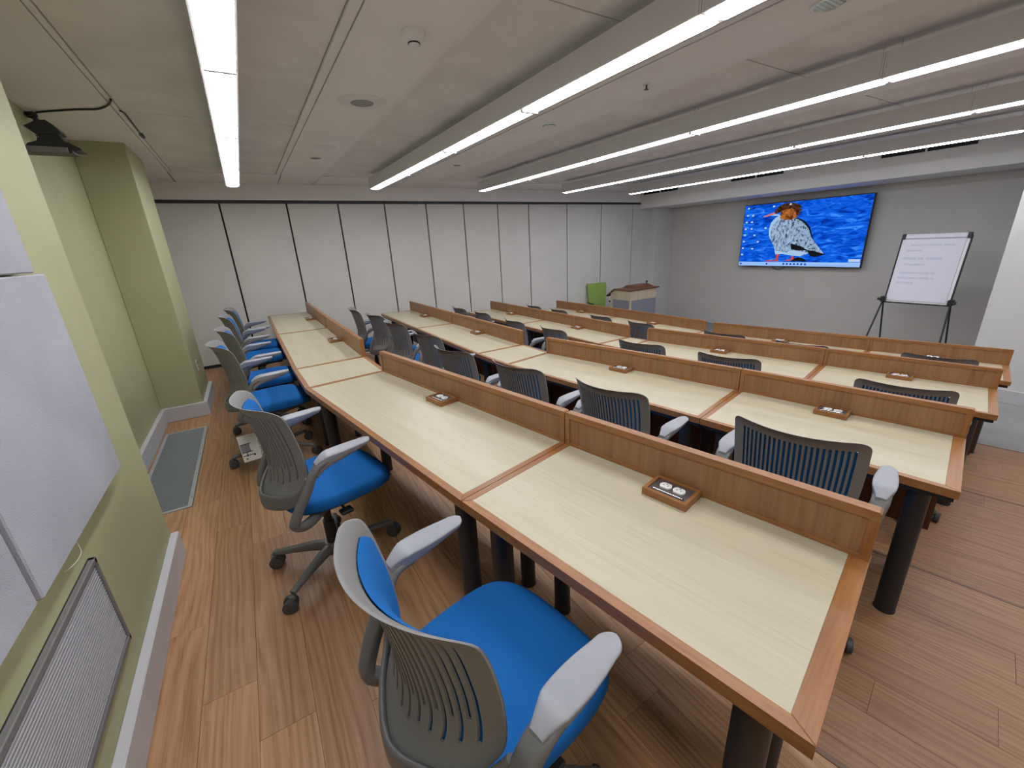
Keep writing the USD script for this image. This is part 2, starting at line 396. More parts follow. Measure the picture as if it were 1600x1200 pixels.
def pendant(x, ya, n, where, L=1.302):
    y1 = ya + n * L
    t = thing('pendant_light', f'long linear pendant light, {where}', 'pendant light', (x, ya, ZL), group='linear pendant lights')
    hw = .074
    prof = prism(Polygon([(-hw, .0), (-.0655, .0), (-.0655, .02), (.0655, .02), (.0655, .0), (hw, .0), (hw, .135), (-hw, .135)]), 0, n * L)
    v = np.array(prof.vertices); prof = trimesh.Trimesh(np.stack([v[:, 0], v[:, 2], v[:, 1]], 1), prof.faces, process=False); prof.fix_normals()
    part(t, 'housing', prof, 'housing')
    part(t, 'end_cap', bx(-hw, hw, -.012, 0, 0, .135, .002), 'housing'); part(t, 'end_cap', bx(-hw, hw, n * L, n * L + .012, 0, .135, .002), 'housing')
    for k in range(n):
        part(t, 'diffuser', lens(k * L + .010, (k + 1) * L - .010), 'lamp', smooth=40)
    for k in range(1, n):
        part(t, 'joint_strip', bx(-.0645, .0645, k * L - .0095, k * L + .0095, -.017, .012, .002), 'housing')
    for k in range(n + 1):
        y = min(max(k * L, .03), n * L - .03)
        for dx in ((-.02, .02) if 0 < k < n else (0,)):
            part(t, 'suspension_wire', cyl((dx, y, .13), (dx, y, ZC + .014 - ZL), .0016, 6), 'alu')
for k, x in enumerate(LX):
    pendant(x, 1.32, 4, names[k] + ', far run')
for k, x in enumerate(LX[:]):
    pendant(x, 1.295 - 2 * 1.302, 2, names[k] + ', near run')

# ================================================================== desks
ROW = [
    dict(z=.74, E=((.67, .15), (1.29, .286)), S=((.48, 1.19), (1.08, 1.32)), B2=((.18, 2.99), (.745, 3.06)), B1=((.16, 3.58), (.73, 3.61)), FS=((.15, 5.40), (.72, 5.39)), FE=((.15, 7.22), (.72, 7.2))),
    dict(z=.575, E=((2.22, .29), (2.875, .42)), S=((2.07, 1.34), (2.70, 1.475)), B2=((1.80, 3.08), (2.34, 3.17)), B1=((1.775, 3.60), (2.34, 3.61)), FS=((1.785, 5.40), (2.335, 5.37)), FE=((1.80, 7.16), (2.345, 7.16))),
    dict(z=.41, E=((3.86, .46), (4.52, .59)), S=((3.68, 1.50), (4.31, 1.63)), B2=((3.41, 3.24), (3.955, 3.345)), B1=((3.385, 3.59), (3.915, 3.595)), FS=((3.37, 5.36), (3.91, 5.37)), FE=((3.37, 7.12), (3.92, 7.13))),
    dict(z=.25, E=((5.41, .64), (6.07, .77)), S=((5.22, 1.68), (5.83, 1.795)), B2=((4.94, 3.40), (5.475, 3.475)), B1=((4.94, 3.60), (5.51, 3.62)), FS=((4.95, 5.38), (5.51, 5.38)), FE=((4.95, 7.09), (5.49, 7.09)))]
RN = ['back row', 'second row', 'third row', 'front row']
SEG = [('E', 'S', 'short desk, near end of'), ('S', 'B2', 'long angled desk before the bend of'), ('B2', 'B1', 'narrow wedge desk at the bend of'), ('B1', 'FS', 'long desk past the bend of'), ('FS', 'FE', 'long desk, partition end of')]
RWHERE = ['back row', 'second row', 'third row', 'front row']
RN2 = ['back row by the green wall', 'second row from the back', 'third row from the back', 'front row nearest the screen']

def hexa(c, z0, z1, b=.002):
    """A slab over the quad c (four xy corners), top edges chamfered."""
    c = np.array(c, float); mid = c.mean(0)
    pts = [(*p, z0) for p in c] + [(*p, z1 - b) for p in c] + [(*(p + (mid - p) / np.linalg.norm(mid - p) * b * 1.4), z1) for p in c]
    return trimesh.Trimesh(pts).convex_hull

def inset_quad(c, d):
    """Moves the sides of the quad (fn, ff, bf, bn) inwards by d = (far, back, near, front)... sides in order fn-ff, ff-bf, bf-bn, bn-fn."""
    c = np.array(c, float); mid = c.mean(0); lines = []
    for i in range(4):
        p, q = c[i], c[(i + 1) % 4]; t = (q - p) / np.linalg.norm(q - p); n = np.array((-t[1], t[0]))
        if n @ (mid - p) < 0:
            n = -n
        lines.append((p + n * d[i], t))
    out = []
    for i in range(4):
        (p, t), (q, u) = lines[i - 1], lines[i]
        s = np.linalg.solve(np.array([t, -u]).T, q - p); out.append(p + t * s[0])
    return np.array(out)

def desk(r, seg):
    R = ROW[r]; a, b, txt = seg
    fn, bn = np.array(R[a][0]), np.array(R[a][1]); ff, bf = np.array(R[b][0]), np.array(R[b][1])
    z = R['z']; tier = TIER[r]
    near = a in ('E', 'S'); wedge = a == 'B2'
    ang = math.degrees(math.atan(SL)) if near else (5.0 if wedge else 0.0)
    o = (fn + bn) / 2
    t = thing('desk', f'maple {txt} {RN2[r]}', 'desk', (o[0], o[1], tier), ang, group=f'desks of the {RN[r]}')
    c_, s_ = math.cos(math.radians(-ang)), math.sin(math.radians(-ang))
    L = lambda p: np.array((c_ * (p[0] - o[0]) - s_ * (p[1] - o[1]), s_ * (p[0] - o[0]) + c_ * (p[1] - o[1])))
    quad = np.array([L(fn), L(ff), L(bf), L(bn)])
    quad = inset_quad(quad, (0, .0015, 0, .0015))
    h = z - tier                                   # top above the local floor
    fw, ew, bw = .03, (.03 if a != 'E' else .036), .03
    nearw = .045 if a == 'E' else .026
    farw = .026
    if wedge: nearw = farw = .014
    ins = inset_quad(quad, (fw, farw, bw, nearw))
    part(t, 'desktop', hexa(ins, h - .03, h - .0006, .0008), 'maple')
    sides = [('front_trim', 0, 'trim_y'), ('end_trim', 1, 'trim_x'), ('back_trim', 2, 'trim_y'), ('end_trim', 3, 'trim_x')]
    for nm, i, mt in sides:
        j = (i + 1) % 4
        part(t, nm, hexa([quad[i], quad[j], ins[j], ins[i]], h - .036, h, .002), mt)
    und = inset_quad(quad, (.02, .01, .04, .01))
    part(t, 'underframe', hexa(und, h - .062, h - .036, .001), 'black_steel')
    # divider standing on the back edge
    if not wedge:
        q = inset_quad(quad, (0, .001, 0, .001)); inner = inset_quad(quad, (0, .001, .034, .001))
        d = part(t, 'divider', hexa([inset_quad(quad, (0, .02, .005, .02))[3], inset_quad(quad, (0, .02, .005, .02))[2], inset_quad(quad, (0, .02, .029, .02))[2], inset_quad(quad, (0, .02, .029, .02))[3]], h, h + .128, .001), 'div')
        dq = [q[3], q[2], inner[2], inner[3]]
        part(d, 'cap_rail', hexa(dq, h + .126, h + .152, .004), 'trim_y')
        part(d, 'base_rail', hexa(dq, h - .0, h + .012, .001), 'trim_y')
        e1 = inset_quad(quad, (0, .024, 0, .024)); e1i = inset_quad(quad, (0, .024, .034, .024))
        part(d, 'stile', hexa([q[2], inner[2], e1i[2], e1[2]], h + .012, h + .126, .001), 'trim_z')
        part(d, 'stile', hexa([q[3], inner[3], e1i[3], e1[3]], h + .012, h + .126, .001), 'trim_z')
    # modesty panel under the back edge
    m1 = inset_quad(quad, (0, .03, .045, .03)); m2 = inset_quad(quad, (0, .03, .065, .03))
    part(t, 'modesty_panel', hexa([m1[3], m1[2], m2[2], m2[3]], .2, h - .062, .001), 'panel_wood')
    # legs: one pair at each end
    if not wedge:
        for i, (u, fx, rr) in enumerate([(.1, .085 if near else .165, .040), (.1, .42, .035), (-.1, .085 if near else .165, .040), (-.1, .42, .035)]):
            g = inset_quad(quad, (fx, .11, 0, .11))
            p = g[0] if u > 0 else g[1]
            w = np.array([math.cos(math.radians(ang)) * p[0] - math.sin(math.radians(ang)) * p[1] + o[0], math.sin(math.radians(ang)) * p[0] + math.cos(math.radians(ang)) * p[1] + o[1]])
            k = tier_of(*w); zb = (TIER[k] if k < 4 else TIER[3] - .012) - tier
            part(t, 'leg', sweep([(*p, zb), (*p, zb + .008), (*p, zb + .012), (*p, h - .062)], [(rr + .002, rr + .002), (rr + .002, rr + .002), (rr, rr), (rr, rr)], n=24), 'black_steel', smooth=40)
    # power box against the divider
    if not wedge:
        mid = (quad[2] + quad[3]) / 2 + np.array((-.034 - .062, 0))
        wx = math.cos(math.radians(ang)) * mid[0] - math.sin(math.radians(ang)) * mid[1] + o[0]
        wy = math.sin(math.radians(ang)) * mid[0] + math.cos(math.radians(ang)) * mid[1] + o[1]
        power_box(f'wooden two-socket power box on the {txt} {RWHERE[r]}', (wx, wy, z), ang)

box_src = []
def power_box(label, loc, ang):
    if box_src:
        return copy(box_src[0], label, loc, ang)
    t = thing('power_outlet_box', label, 'power outlet', loc, ang, group='power outlet boxes on the desks')
    box_src.append(t)
    hx, hy = .056, .079
    fr = prism(sbox(-hx, -hy, hx, hy).difference(sbox(-hx + .012, -hy + .012, hx - .012, hy - .012)), 0, .026)
    part(t, 'wooden_frame', fr, 'trim_y')
    part(t, 'lid', bx(-hx + .012, hx - .012, -hy + .012, hy - .012, .004, .021, .001), 'grey_plate')
    for s in (-1, 1):
        so = part(t, 'socket', prism(shapely.Point(.008, s * .024).buffer(.0205).intersection(sbox(-.0085, s * .024 - .0205, .0245, s * .024 + .0205)), .021, .0265), 'white_plastic')
        part(so, 'slots', cat(bx(.003, .010, s * .024 - .008, s * .024 - .006, .0262, .0268), bx(.003, .010, s * .024 + .006, s * .024 + .008, .0262, .0268), lathe([(0, .0268), (.0025, .0268), (.0025, .0262)], 10, (.018, s * .024, 0))), 'card_ink')
    part(t, 'pull_bar', sweep(spline([(-.026, -.056, .021), (-.033, -.052, .026), (-.036, -.03, .028), (-.036, .03, .028), (-.033, .052, .026), (-.026, .056, .021)], 16), (.003, .003), n=8), 'chrome', smooth=True)
    return t

for r in range(4):
    for s in SEG:
        desk(r, s)

# ================================================================== office chairs
def chair_back():
    """The moulded back shell with its slots, as one solid sheet; returns shell and cushion."""
    prof_v = [0, .06, .15, .3, .5, .7, .85, .93, 1.0]
    prof_x = [-.246, -.226, -.206, -.196, -.204, -.220, -.236, -.250, -.276]
    wv = [0, .1, .25, .5, .75, 1.0]; ww = [.214, .220, .228, .236, .240, .240]
    H0, H1 = .540, 1.002
    def half(v):
        w = np.interp(v, wv, ww); r = .048; v0 = 1 - r / (H1 - H0)
        if v > v0:
            w += -r + r * math.sqrt(max(0, 1 - ((v - v0) / (1 - v0)) ** 2))
        r = .11; v1 = r / (H1 - H0)
        if v < v1:
            w += -r + r * math.sqrt(max(0, 1 - ((v1 - v) / v1) ** 2))
        return w
    from scipy.interpolate import PchipInterpolator
    px = PchipInterpolator(prof_v, prof_x)
    def pos(u, v, off=0.0):
        y = u * half(v)
        x = float(px(v)) + .096 * (y / .24) ** 2 * (1.08 - .12 * v)
        return (x + off, y, H0 + (H1 - H0) * v - off * .12)
    ns = 22
    edges = np.sort(np.r_[np.linspace(-.84, .84, ns + 1), np.linspace(-.84, .84, ns + 1)[:-1] + 1.68 / ns * .52])           # rib, slot, rib, slot ...
    us = np.r_[-1, -.955, -.9, edges, .9, .955, 1]
    vs = np.r_[0, .02, .05, np.linspace(.09, .895, 24), .92, .945, .965, .98, .99, 1.0]
    nu, nv = len(us), len(vs)
    keep = np.ones((nv - 1, nu - 1), bool)
    for j in range(ns):
        i = 3 + 2 * j
        if i + 1 >= nu - 1: continue
        c = abs(us[i] + us[i + 1]) / 2
        lo = .12 + .12 * c ** 2 + (.17 if j % 2 else 0)
        for q in range(nv - 1):
            if vs[q] >= lo and vs[q + 1] <= .896:
                keep[q, i] = False
    V, F = [], []
    th = .006
    idx = lambda s, q, i: s * nu * nv + q * nu + i
    for s in (0, 1):
        for v in vs:
            for u in us:
                V.append(pos(u, v, th * s))
    for q in range(nv - 1):
        for i in range(nu - 1):
            if not keep[q, i]: continue
            a, b, c, d = (q, i), (q, i + 1), (q + 1, i + 1), (q + 1, i)
            F += [(idx(1, *a), idx(1, *b), idx(1, *c)), (idx(1, *a), idx(1, *c), idx(1, *d)), (idx(0, *a), idx(0, *c), idx(0, *b)), (idx(0, *a), idx(0, *d), idx(0, *c))]
            for (p, r_, dq, di) in ((a, b, -1, 0), (b, c, 0, 1), (c, d, 1, 0), (d, a, 0, -1)):
                qq, ii = q + dq, i + di
                if not (0 <= qq < nv - 1 and 0 <= ii < nu - 1) or not keep[qq, ii]:
                    F += [(idx(0, *p), idx(0, *r_), idx(1, *r_)), (idx(0, *p), idx(1, *r_), idx(1, *p))]
    shell = trimesh.Trimesh(V, F, process=False)
    # cushion
    us2, vs2 = np.linspace(-1, 1, 21), np.linspace(0, 1, 21)
    V, F = [], []
    for s in (0, 1):
        for b in vs2:
            for a in us2:
                v = .12 + .78 * b
                u = a * .925
                k = max(0, 1 - abs(2 * b - 1) ** 6) * max(0, 1 - abs(a) ** 6)
                sh = 1 - .14 * max(0, (abs(2 * b - 1) - .7) / .3) ** 2
                V.append(pos(u * sh, v, .009 + s * (.003 + .019 * k)))
    n = 21
    for b in range(n - 1):
        for a in range(n - 1):
            i = lambda s, bb_, aa: s * n * n + bb_ * n + aa
            F += [(i(1, b, a), i(1, b, a + 1), i(1, b + 1, a + 1)), (i(1, b, a), i(1, b + 1, a + 1), i(1, b + 1, a)), (i(0, b, a), i(0, b + 1, a + 1), i(0, b, a + 1)), (i(0, b, a), i(0, b + 1, a), i(0, b + 1, a + 1))]
    for e in range(n - 1):
        for (p, q) in (((0, e), (0, e + 1)), ((n - 1, e + 1), (n - 1, e)), ((e + 1, 0), (e, 0)), ((e, n - 1), (e + 1, n - 1))):
            F += [(i(0, *p), i(0, *q), i(1, *q)), (i(0, *p), i(1, *q), i(1, *p))]
    return shell, trimesh.Trimesh(V, F, process=False)

def seat_mesh(z0, z1, hx, hy, cx, grow=0.0, dome=.012, power=3.2):
    """A seat pad: rounded plan with a soft upper edge and a waterfall front."""
    rings = [(.90, z0), (.97, z0 + .006), (1.0, z0 + .45 * (z1 - z0)), (.985, z1 - .018), (.95, z1 - .006), (.86, z1), (.6, z1 + dome * .3), (.3, z1 + dome * .1), (.02, z1)]
    n = 48; a = np.linspace(0, 2 * np.pi, n, endpoint=False); V = []; F = []
    for s, z in rings:
        for t in a:
            c, sn = math.cos(t), math.sin(t)
            x = cx + hx * s * math.copysign(abs(c) ** (2 / power), c); y = hy * s * math.copysign(abs(sn) ** (2 / power), sn)
            y *= 1 + .04 * (x - cx) / hx
            f = max(0, (x - cx - .55 * hx) / (.45 * hx))
            V.append((x, y, z - .03 * f ** 2))
    K = len(rings)
    for k in range(K - 1):
        for i in range(n):
            j = (i + 1) % n; F += [(k * n + i, k * n + j, (k + 1) * n + j), (k * n + i, (k + 1) * n + j, (k + 1) * n + i)]
    V += [(cx, 0, z0), (cx, 0, z1)]
    for i in range(n):
        j = (i + 1) % n; F += [(len(V) - 2, j, i), (len(V) - 1, (K - 1) * n + i, (K - 1) * n + j)]
    return trimesh.Trimesh(V, F, process=False)

def make_chair(label, loc, rotz, turn=-4):
    t = thing('office_chair', label, 'office chair', loc, rotz, group='blue and grey office chairs at the desks')
    shell, cush = chair_back()
    part(t, 'back_shell', shell, 'grey_shell', smooth=40)
    part(t, 'back_cushion', cush, 'blue', smooth=60)
    part(t, 'seat', seat_mesh(.462, .532, .262, .252, .06), 'blue', smooth=50)
    part(t, 'seat_pan', seat_mesh(.436, .464, .215, .215, .035, dome=0, power=3), 'grey_frame', smooth=40)
    # hoop hugging the lower back, running out into both arms
    hoop = spline([(-.112, .268, .665), (-.122, .252, .63), (-.150, .214, .572), (-.212, .125, .534), (-.255, 0, .518), (-.212, -.125, .534), (-.150, -.214, .572), (-.122, -.252, .63), (-.112, -.268, .665)], 40)
    hs = [(.010, .020 + .020 * math.sin(math.pi * k / 39)) for k in range(40)]
    fr = part(t, 'arm_hoop', sweep(hoop, hs, n=12, power=3), 'grey_frame', smooth=50)
    for s in (1, -1):
        post = spline([(.0, s * .11, .440), (-.09, s * .18, .432), (-.165, s * .238, .444), (-.206, s * .258, .478), (-.182, s * .270, .540), (-.130, s * .283, .630), (-.100, s * .291, .692), (-.072, s * .297, .728), (-.02, s * .297, .742)], 40)
        ps = [(.022 - .010 * (k / 39) ** 2, .022 + .011 * (k / 39) ** 2) for k in range(40)]
        part(t, 'arm_post', sweep(post, ps, n=12, power=3, up=(0, s, .3)), 'grey_frame', smooth=50)
        # arm pad: flat on top, a wedge below that thins out to the front
        pts = []
        for k, x in enumerate(np.r_[np.linspace(-.085, .13, 18), .14, .149, .156, .162, .166, .168]):
            f = (x + .085) / .253
            w = (.031 + .009 * math.sin(math.pi * min(1, f * 1.2))) * (1 if f < .86 else math.sqrt(max(0.01, 1 - ((f - .86) / .1401) ** 2)))
            w *= min(1, .55 + f * 2.2)
            zt = .776 - .028 * max(0, 1 - f / .28) ** 2 + .003 * f
            th = (.052 * (1 - f) ** .8 + .014) * (1 if f < .93 else .75)
            pts.append((x, w, zt, th))
        V, F, n = [], [], 20
        for x, w, zt, th in pts:
            for q in range(n):
                a = 2 * math.pi * q / n; c, sn = math.cos(a), math.sin(a)
                yy = w * math.copysign(abs(c) ** .55, c); zz = math.copysign(abs(sn) ** .7, sn)
                yy *= 1 if sn >= 0 else (1 - .45 * -sn)
                V.append((x, s * .297 + s * .02 * (x + .08) * -.5 + yy, zt - .008 + (.008 * zz if sn >= 0 else th * zz)))
        K = len(pts)
        for k in range(K - 1):
            for q in range(n):
                j = (q + 1) % n; F += [(k * n + q, (k + 1) * n + q, (k + 1) * n + j), (k * n + q, (k + 1) * n + j, k * n + j)]
        V += [tuple(np.mean(V[:n], 0)), tuple(np.mean(V[(K - 1) * n:K * n], 0))]
        for q in range(n):
            j = (q + 1) % n; F += [(len(V) - 2, q, j), (len(V) - 1, (K - 1) * n + j, (K - 1) * n + q)]
        part(t, 'armrest', trimesh.Trimesh(V, F, process=False), 'grey_arm', smooth=50)
    part(t, 'tilt_housing', bx(-.09, .09, -.07, .07, .398, .44, .012), 'black')
    part(t, 'lever', cat(cyl((.03, -.06, .42), (.03, -.20, .415), .006, 8), bx(.0, .06, -.245, -.195, .405, .423, .006)), 'black')
    part(t, 'gas_column', cat(cyl((0, 0, .10), (0, 0, .27), .028, 18), cyl((0, 0, .26), (0, 0, .41), .020, 18)), 'black', smooth=40)
    base = part(t, 'hub', lathe([(0, .075), (.045, .075), (.052, .085), (.050, .125), (.04, .14), (0, .14)], 24), 'grey_frame', smooth=40)
    for k in range(5):
        a = math.radians(turn + 72 * k); c, s = math.cos(a), math.sin(a)
        leg = [(.03, .112), (.10, .112), (.20, .103), (.285, .092), (.312, .088), (.322, .074), (.323, .062)]
        sz = [(.026, .026), (.024, .023), (.019, .017), (.0155, .0145), (.0155, .0145), (.0145, .0145), (.013, .013)]
        P = [(c * r, s * r, z) for r, z in leg]
        part(t, 'base_leg', sweep(P, sz, n=12, power=3, up=(-.3 * c, -.3 * s, 1)), 'grey_frame', smooth=50)
        b = a + (k * 2.1 + .6); d = np.array((math.cos(b), math.sin(b), 0)); e = np.array((-d[1], d[0], 0))
        o = np.array((c * .323, s * .323, .0335)) - e * .012
        wheels = [sweep([o + d * q0, o + d * (q0 + .003), o + d * (q1 - .003), o + d * q1], [(.029, .029), (.0335, .0335), (.0335, .0335), (.029, .029)], n=20) for q0, q1 in ((-.030, -.006), (.006, .030))]
        hood = sweep([o + d * -.005, o + d * .005], (.029, .029), n=16)
        stem = cyl(o + e * .012 + np.array((0, 0, .01)), o + e * .012 + np.array((0, 0, .034)), .008, 10)
        part(t, 'caster', cat(*wheels, hood, stem), 'caster', smooth=35)
    return t

protos = {}
def chair_at(label, x, y, z, a, turn):
    if turn in protos:
        return copy(protos[turn], label, (x, y, z), a)
    protos[turn] = make_chair(label, (x, y, z), a, turn)

CH = [  # (centre x, centre y, facing degrees) per row, near end first
    [(.305, .742, 10), (.10, 2.11, 12.3), (-.08, 3.73, 7.5), (-.065, 4.48, 5), (-.085, 5.515, 1), (-.053, 6.21, 1)],
    [(1.94, .755, 13), (1.745, 1.62, 9), (1.58, 2.325, 11), (1.437, 3.04, 11), (1.50, 3.77, 8), (1.467, 4.63, 6), (1.45, 5.42, 7), (1.38, 6.13, -6)],
    [(3.445, .84, 15), (3.298, 1.888, 14), (3.163, 2.655, 11), (3.0, 3.755, -2), (2.965, 4.515, -4), (2.996, 5.45, -4), (2.955, 6.14, -3)],
    [(5.058, 1.055, 12), (4.757, 1.985, 8), (4.683, 2.76, 6), (4.552, 3.85, -4), (4.547, 4.62, -4), (4.51, 5.575, -5), (4.50, 6.29, -5)]]
NTH = ['', 'second', 'third', 'fourth', 'fifth', 'sixth', 'seventh', 'eighth']
TURN = {(0, 0): 32, (0, 1): -4, (0, 2): 32, (1, 0): 32, (2, 0): -4}      # which way each five-star base stands
for r in range(4):
    for i, (x, y, a) in enumerate(CH[r]):
        if i == 0:
            pos = 'at the near end of'
        elif i == len(CH[r]) - 1:
            pos = 'at the partition end of'
        else:
            pos = f'{NTH[i]} from the near end of'
        lab = f'blue-seated office chair {pos} {RN2[r]}'
        if r == 0 and i == 0: lab = 'blue-seated grey office chair closest to the camera, seen whole in the foreground'
        chair_at(lab, x, y, TIER[r], a, TURN.get((r, i), (-4, 32)[(r + i) % 2]))

# card lying against the base of the third chair by the green wall
t = thing('hang_tag', 'pale printed card with a chair drawing by the base of the third back-row chair', 'card', (-.240, 3.575, .195), 0)
def card_pt(mesh):
    m = mesh.copy()
    m.apply_transform(trimesh.transformations.rotation_matrix(math.radians(48), (1, 0, 0)))
    m.apply_transform(trimesh.transformations.rotation_matrix(math.radians(8), (0, 0, 1)))
    return m
part(t, 'card_sheet', card_pt(prism(Polygon([(-.075, -.11), (.085, -.11), (.085, .06), (.05, .11), (-.075, .11)]), 0, .0015)), 'card')
part(t, 'printed_chair', card_pt(cat(bx(-.07, -.01, -.03, .03, .0012, .0022))), 'card_grey')
for q in ((-.07, .0, .03, .037), (-.07, .0, -.037, -.03), (-.042, -.036, -.07, -.037), (-.07, .01, -.064, -.058), (-.055, -.045, -.092, -.082), (.0, .012, -.075, -.063)):
    part(t, 'printed_line', card_pt(bx(*q, .0012, .0024)), 'card_ink')
tm = meshkit.text_mesh('Steelcase', .021, .0008)
tm.apply_transform(trimesh.transformations.rotation_matrix(math.pi / 2, (0, 0, 1))); tm.apply_translation((.066, -.09, .0014))
part(t, 'printed_name', card_pt(tm), 'card_ink')

# ================================================================== things on the left wall
def felt(y0, y1, z0, z1, label):
    t = thing('acoustic_panel', label, 'acoustic panel', (-.66, (y0 + y1) / 2, (z0 + z1) / 2), group='grey felt panels on the green wall')
    part(t, 'felt_board', bx(.020, .050, (y0 - y1) / 2, (y1 - y0) / 2, (z0 - z1) / 2, (z1 - z0) / 2, .004), 'felt')
    part(t, 'spacer', cat(*[bx(.0005, .021, s * (y1 - y0) * .3 - .02, s * (y1 - y0) * .3 + .02, -.15, .15) for s in (-1, 1)]), 'black')
felt(1.362, 2.20, .79, 1.572, 'grey felt acoustic panel right and low on the green wall')
felt(.5, 1.335, .80, 1.572, 'grey felt acoustic panel left of the low one, above the grille')
felt(.62, 2.115, 1.578, 2.42, 'grey felt acoustic panel topmost on the green wall')
t = thing('wall_grille', 'grey ribbed metal grille low on the green wall', 'vent grille', (-.66, 1.2, .44))
g0, g1, zz0, zz1 = -.75, .575, -.165, .205
part(t, 'frame', cat(bx(0, .02, g0, g1, zz1 - .022, zz1, .003), bx(0, .02, g0, g1, zz0, zz0 + .022, .003), bx(0, .02, g1 - .018, g1, zz0, zz1, .003), bx(0, .02, g0, g0 + .018, zz0, zz1, .003)), 'grille_frame')
part(t, 'backing', bx(0, .004, g0, g1, zz0, zz1), 'black')
part(t, 'louvre', cat(*[bx(.004, .015, g0 + .018, g1 - .018, z, z + .0078, .0015) for z in np.arange(zz0 + .024, zz1 - .030, .0118)]), 'louvre', kind='stuff')
pts = spline([(-.64, 1.645, .80), (-.625, 1.66, .775), (-.622, 1.655, .74), (-.635, 1.62, .722), (-.648, 1.58, .728)], 16)
solo('loose_thread', sweep(pts, (.0012, .0012), n=6), 'card', 'thin pale thread curling out below the felt panels', 'thread')

# floor grate in the recess
t = thing('floor_grate', 'grey metal grate let into the floor of the green recess', 'floor grate', (-.81, 4.09, 0))
hx, hy = .17, .835
part(t, 'rim', prism(sbox(-hx, -hy, hx, hy).difference(sbox(-hx + .026, -hy + .026, hx - .026, hy - .026)), -.012, .003), 'grate_rim')
part(t, 'tray', bx(-hx + .024, hx - .024, -hy + .024, hy - .024, -.012, -.009), 'black')
part(t, 'bars', cat(*[bx(-hx + .026, hx - .026, y, y + .011, -.009, .0, .0015) for y in np.arange(-hy + .03, hy - .038, .019)]), 'grate', kind='stuff')
part(t, 'screw', cat(*[lathe([(0, .0045), (.004, .0042), (.0045, .003)], 10, (hx - .013, y, 0)) for y in (-.7, -.3, .1, .5, .78)]), 'black')

# shelf with a black spotlight-like device, high in the recess
t = thing('wall_shelf', 'black shelf bracket high in the green recess', 'shelf', (-1.03, 3.86, 2.228))
part(t, 'shelf_board', bx(0, .30, -.055, .07, .012, .03, .003), 'black')
part(t, 'front_lip', bx(0, .28, -.062, -.055, .012, .042, .002), 'grille_frame')
t = thing('stage_spotlight', 'black swivelling device with a hooded head on the recess shelf', 'spotlight', (-.812, 3.862, 2.256))
def yprism(pts, y0, y1):
    m = prism(Polygon(pts), y0, y1); v = np.array(m.vertices); m = trimesh.Trimesh(np.stack([v[:, 0], v[:, 2], v[:, 1]], 1), m.faces, process=False); m.fix_normals(); return m
part(t, 'base', yprism([(-.12, 0), (.125, 0), (.12, .012), (.075, .04), (.05, .05), (-.05, .05), (-.085, .036), (-.105, .03), (-.12, .012)], -.052, .06), 'black')
part(t, 'yoke', yprism([(-.048, .048), (.054, .048), (.036, .095), (-.05, .088)], -.045, .045), 'black')
hd = part(t, 'head', yprism([(-.095, .118), (-.05, .072), (-.04, .078), (.036, .086), (.056, .092), (.045, .115), (.025, .138), (.003, .155), (-.042, .147)], -.055, .055), 'black')
part(hd, 'lens_ring', yprism([(-.108, .122), (-.062, .070), (-.054, .074), (-.098, .126)], -.05, .05), 'lens_glass')
cb = spline([(-1.015, 4.47, 2.56), (-.97, 4.45, 2.59), (-.85, 4.38, 2.594), (-.74, 4.31, 2.594), (-.625, 4.256, 2.594), (-.53, 4.10, 2.594), (-.50, 3.99, 2.594)], 30)
solo('ceiling_cable', sweep(cb, (.006, .006), n=8), 'black', 'black cable running from the recess corner over the ceiling', 'cable', smooth=True)
t = thing('plug_cable', 'short black cable with a plug hanging by the ceiling seam', 'cable', (-.50, 4.24, 2.594))
part(t, 'cord', sweep(spline([(0, 0, 0), (.018, .07, -.002), (.02, .3, -.012), (.02, .55, -.02)], 20), (.005, .005), n=8), 'black', smooth=True)
part(t, 'plug', sweep([(.02, .55, -.02), (.021, .58, -.021), (.023, .66, -.024), (.024, .68, -.025)], [(.006, .006), (.016, .012), (.014, .012), (.004, .004)], n=10), 'black', smooth=40)
t = thing('cable_coil', 'tangle of black cable in the recess corner behind the device', 'cable', (-1.0, 4.42, 2.50))
part(t, 'loop', sweep(spline([(-.02, 0, .07), (.02, -.02, .07), (.03, -.03, .05), (.02, -.02, .02), (.015, 0, -.03), (.0, 0, -.09)], 26), (.014, .014), n=8), 'black', smooth=True)
part(t, 'loop', sweep(spline([(-.02, .02, .06), (.03, 0, .03), (.025, 0, -.02), (.01, 0, -.07)], 20), (.009, .009), n=8), 'black', smooth=True)
t = thing('wall_outlet', 'small white outlet low on the side of the green pillar', 'outlet', (-.67, 5.67, .48))
part(t, 'plate', bx(0, .006, -.035, .035, -.057, .057, .003), 'white_plastic')
part(t, 'socket', cat(bx(.006, .009, -.017, .017, .008, .038, .002), bx(.006, .009, -.017, .017, -.038, -.008, .002)), 'grey_frame')

# ================================================================== ceiling fittings
def rim(name, label, c, x, y, parts):
    t = thing(name, label, c, (x, y, ZC))
    for nm, pr, mt in parts:
        part(t, nm, lathe(pr, 36), mt, smooth=35)
    return t
rim('smoke_detector', 'white smoke detector on the ceiling rib by the first lamp', 'smoke detector', .945, 2.345,
    [('base', [(0, 0), (.058, 0), (.058, -.018), (.052, -.032), (.032, -.046), (0, -.046)], 'white_paint'), ('slot_ring', [(.030, -.045), (.030, -.051), (0, -.051)], 'seal'), ('cap', [(0, -.050), (.027, -.050), (.026, -.058), (.018, -.064), (0, -.065)], 'white_paint')])
rim('ceiling_speaker', 'large round white ceiling speaker with grey mesh centre', 'ceiling speaker', .96, 3.47,
    [('rim', [(0, 0), (.165, 0), (.165, -.004), (.155, -.008), (.08, -.010), (0, -.010)], 'white_paint'), ('mesh', [(0, -.0095), (.08, -.0095), (.078, -.012), (0, -.013)], 'mesh_grey')])
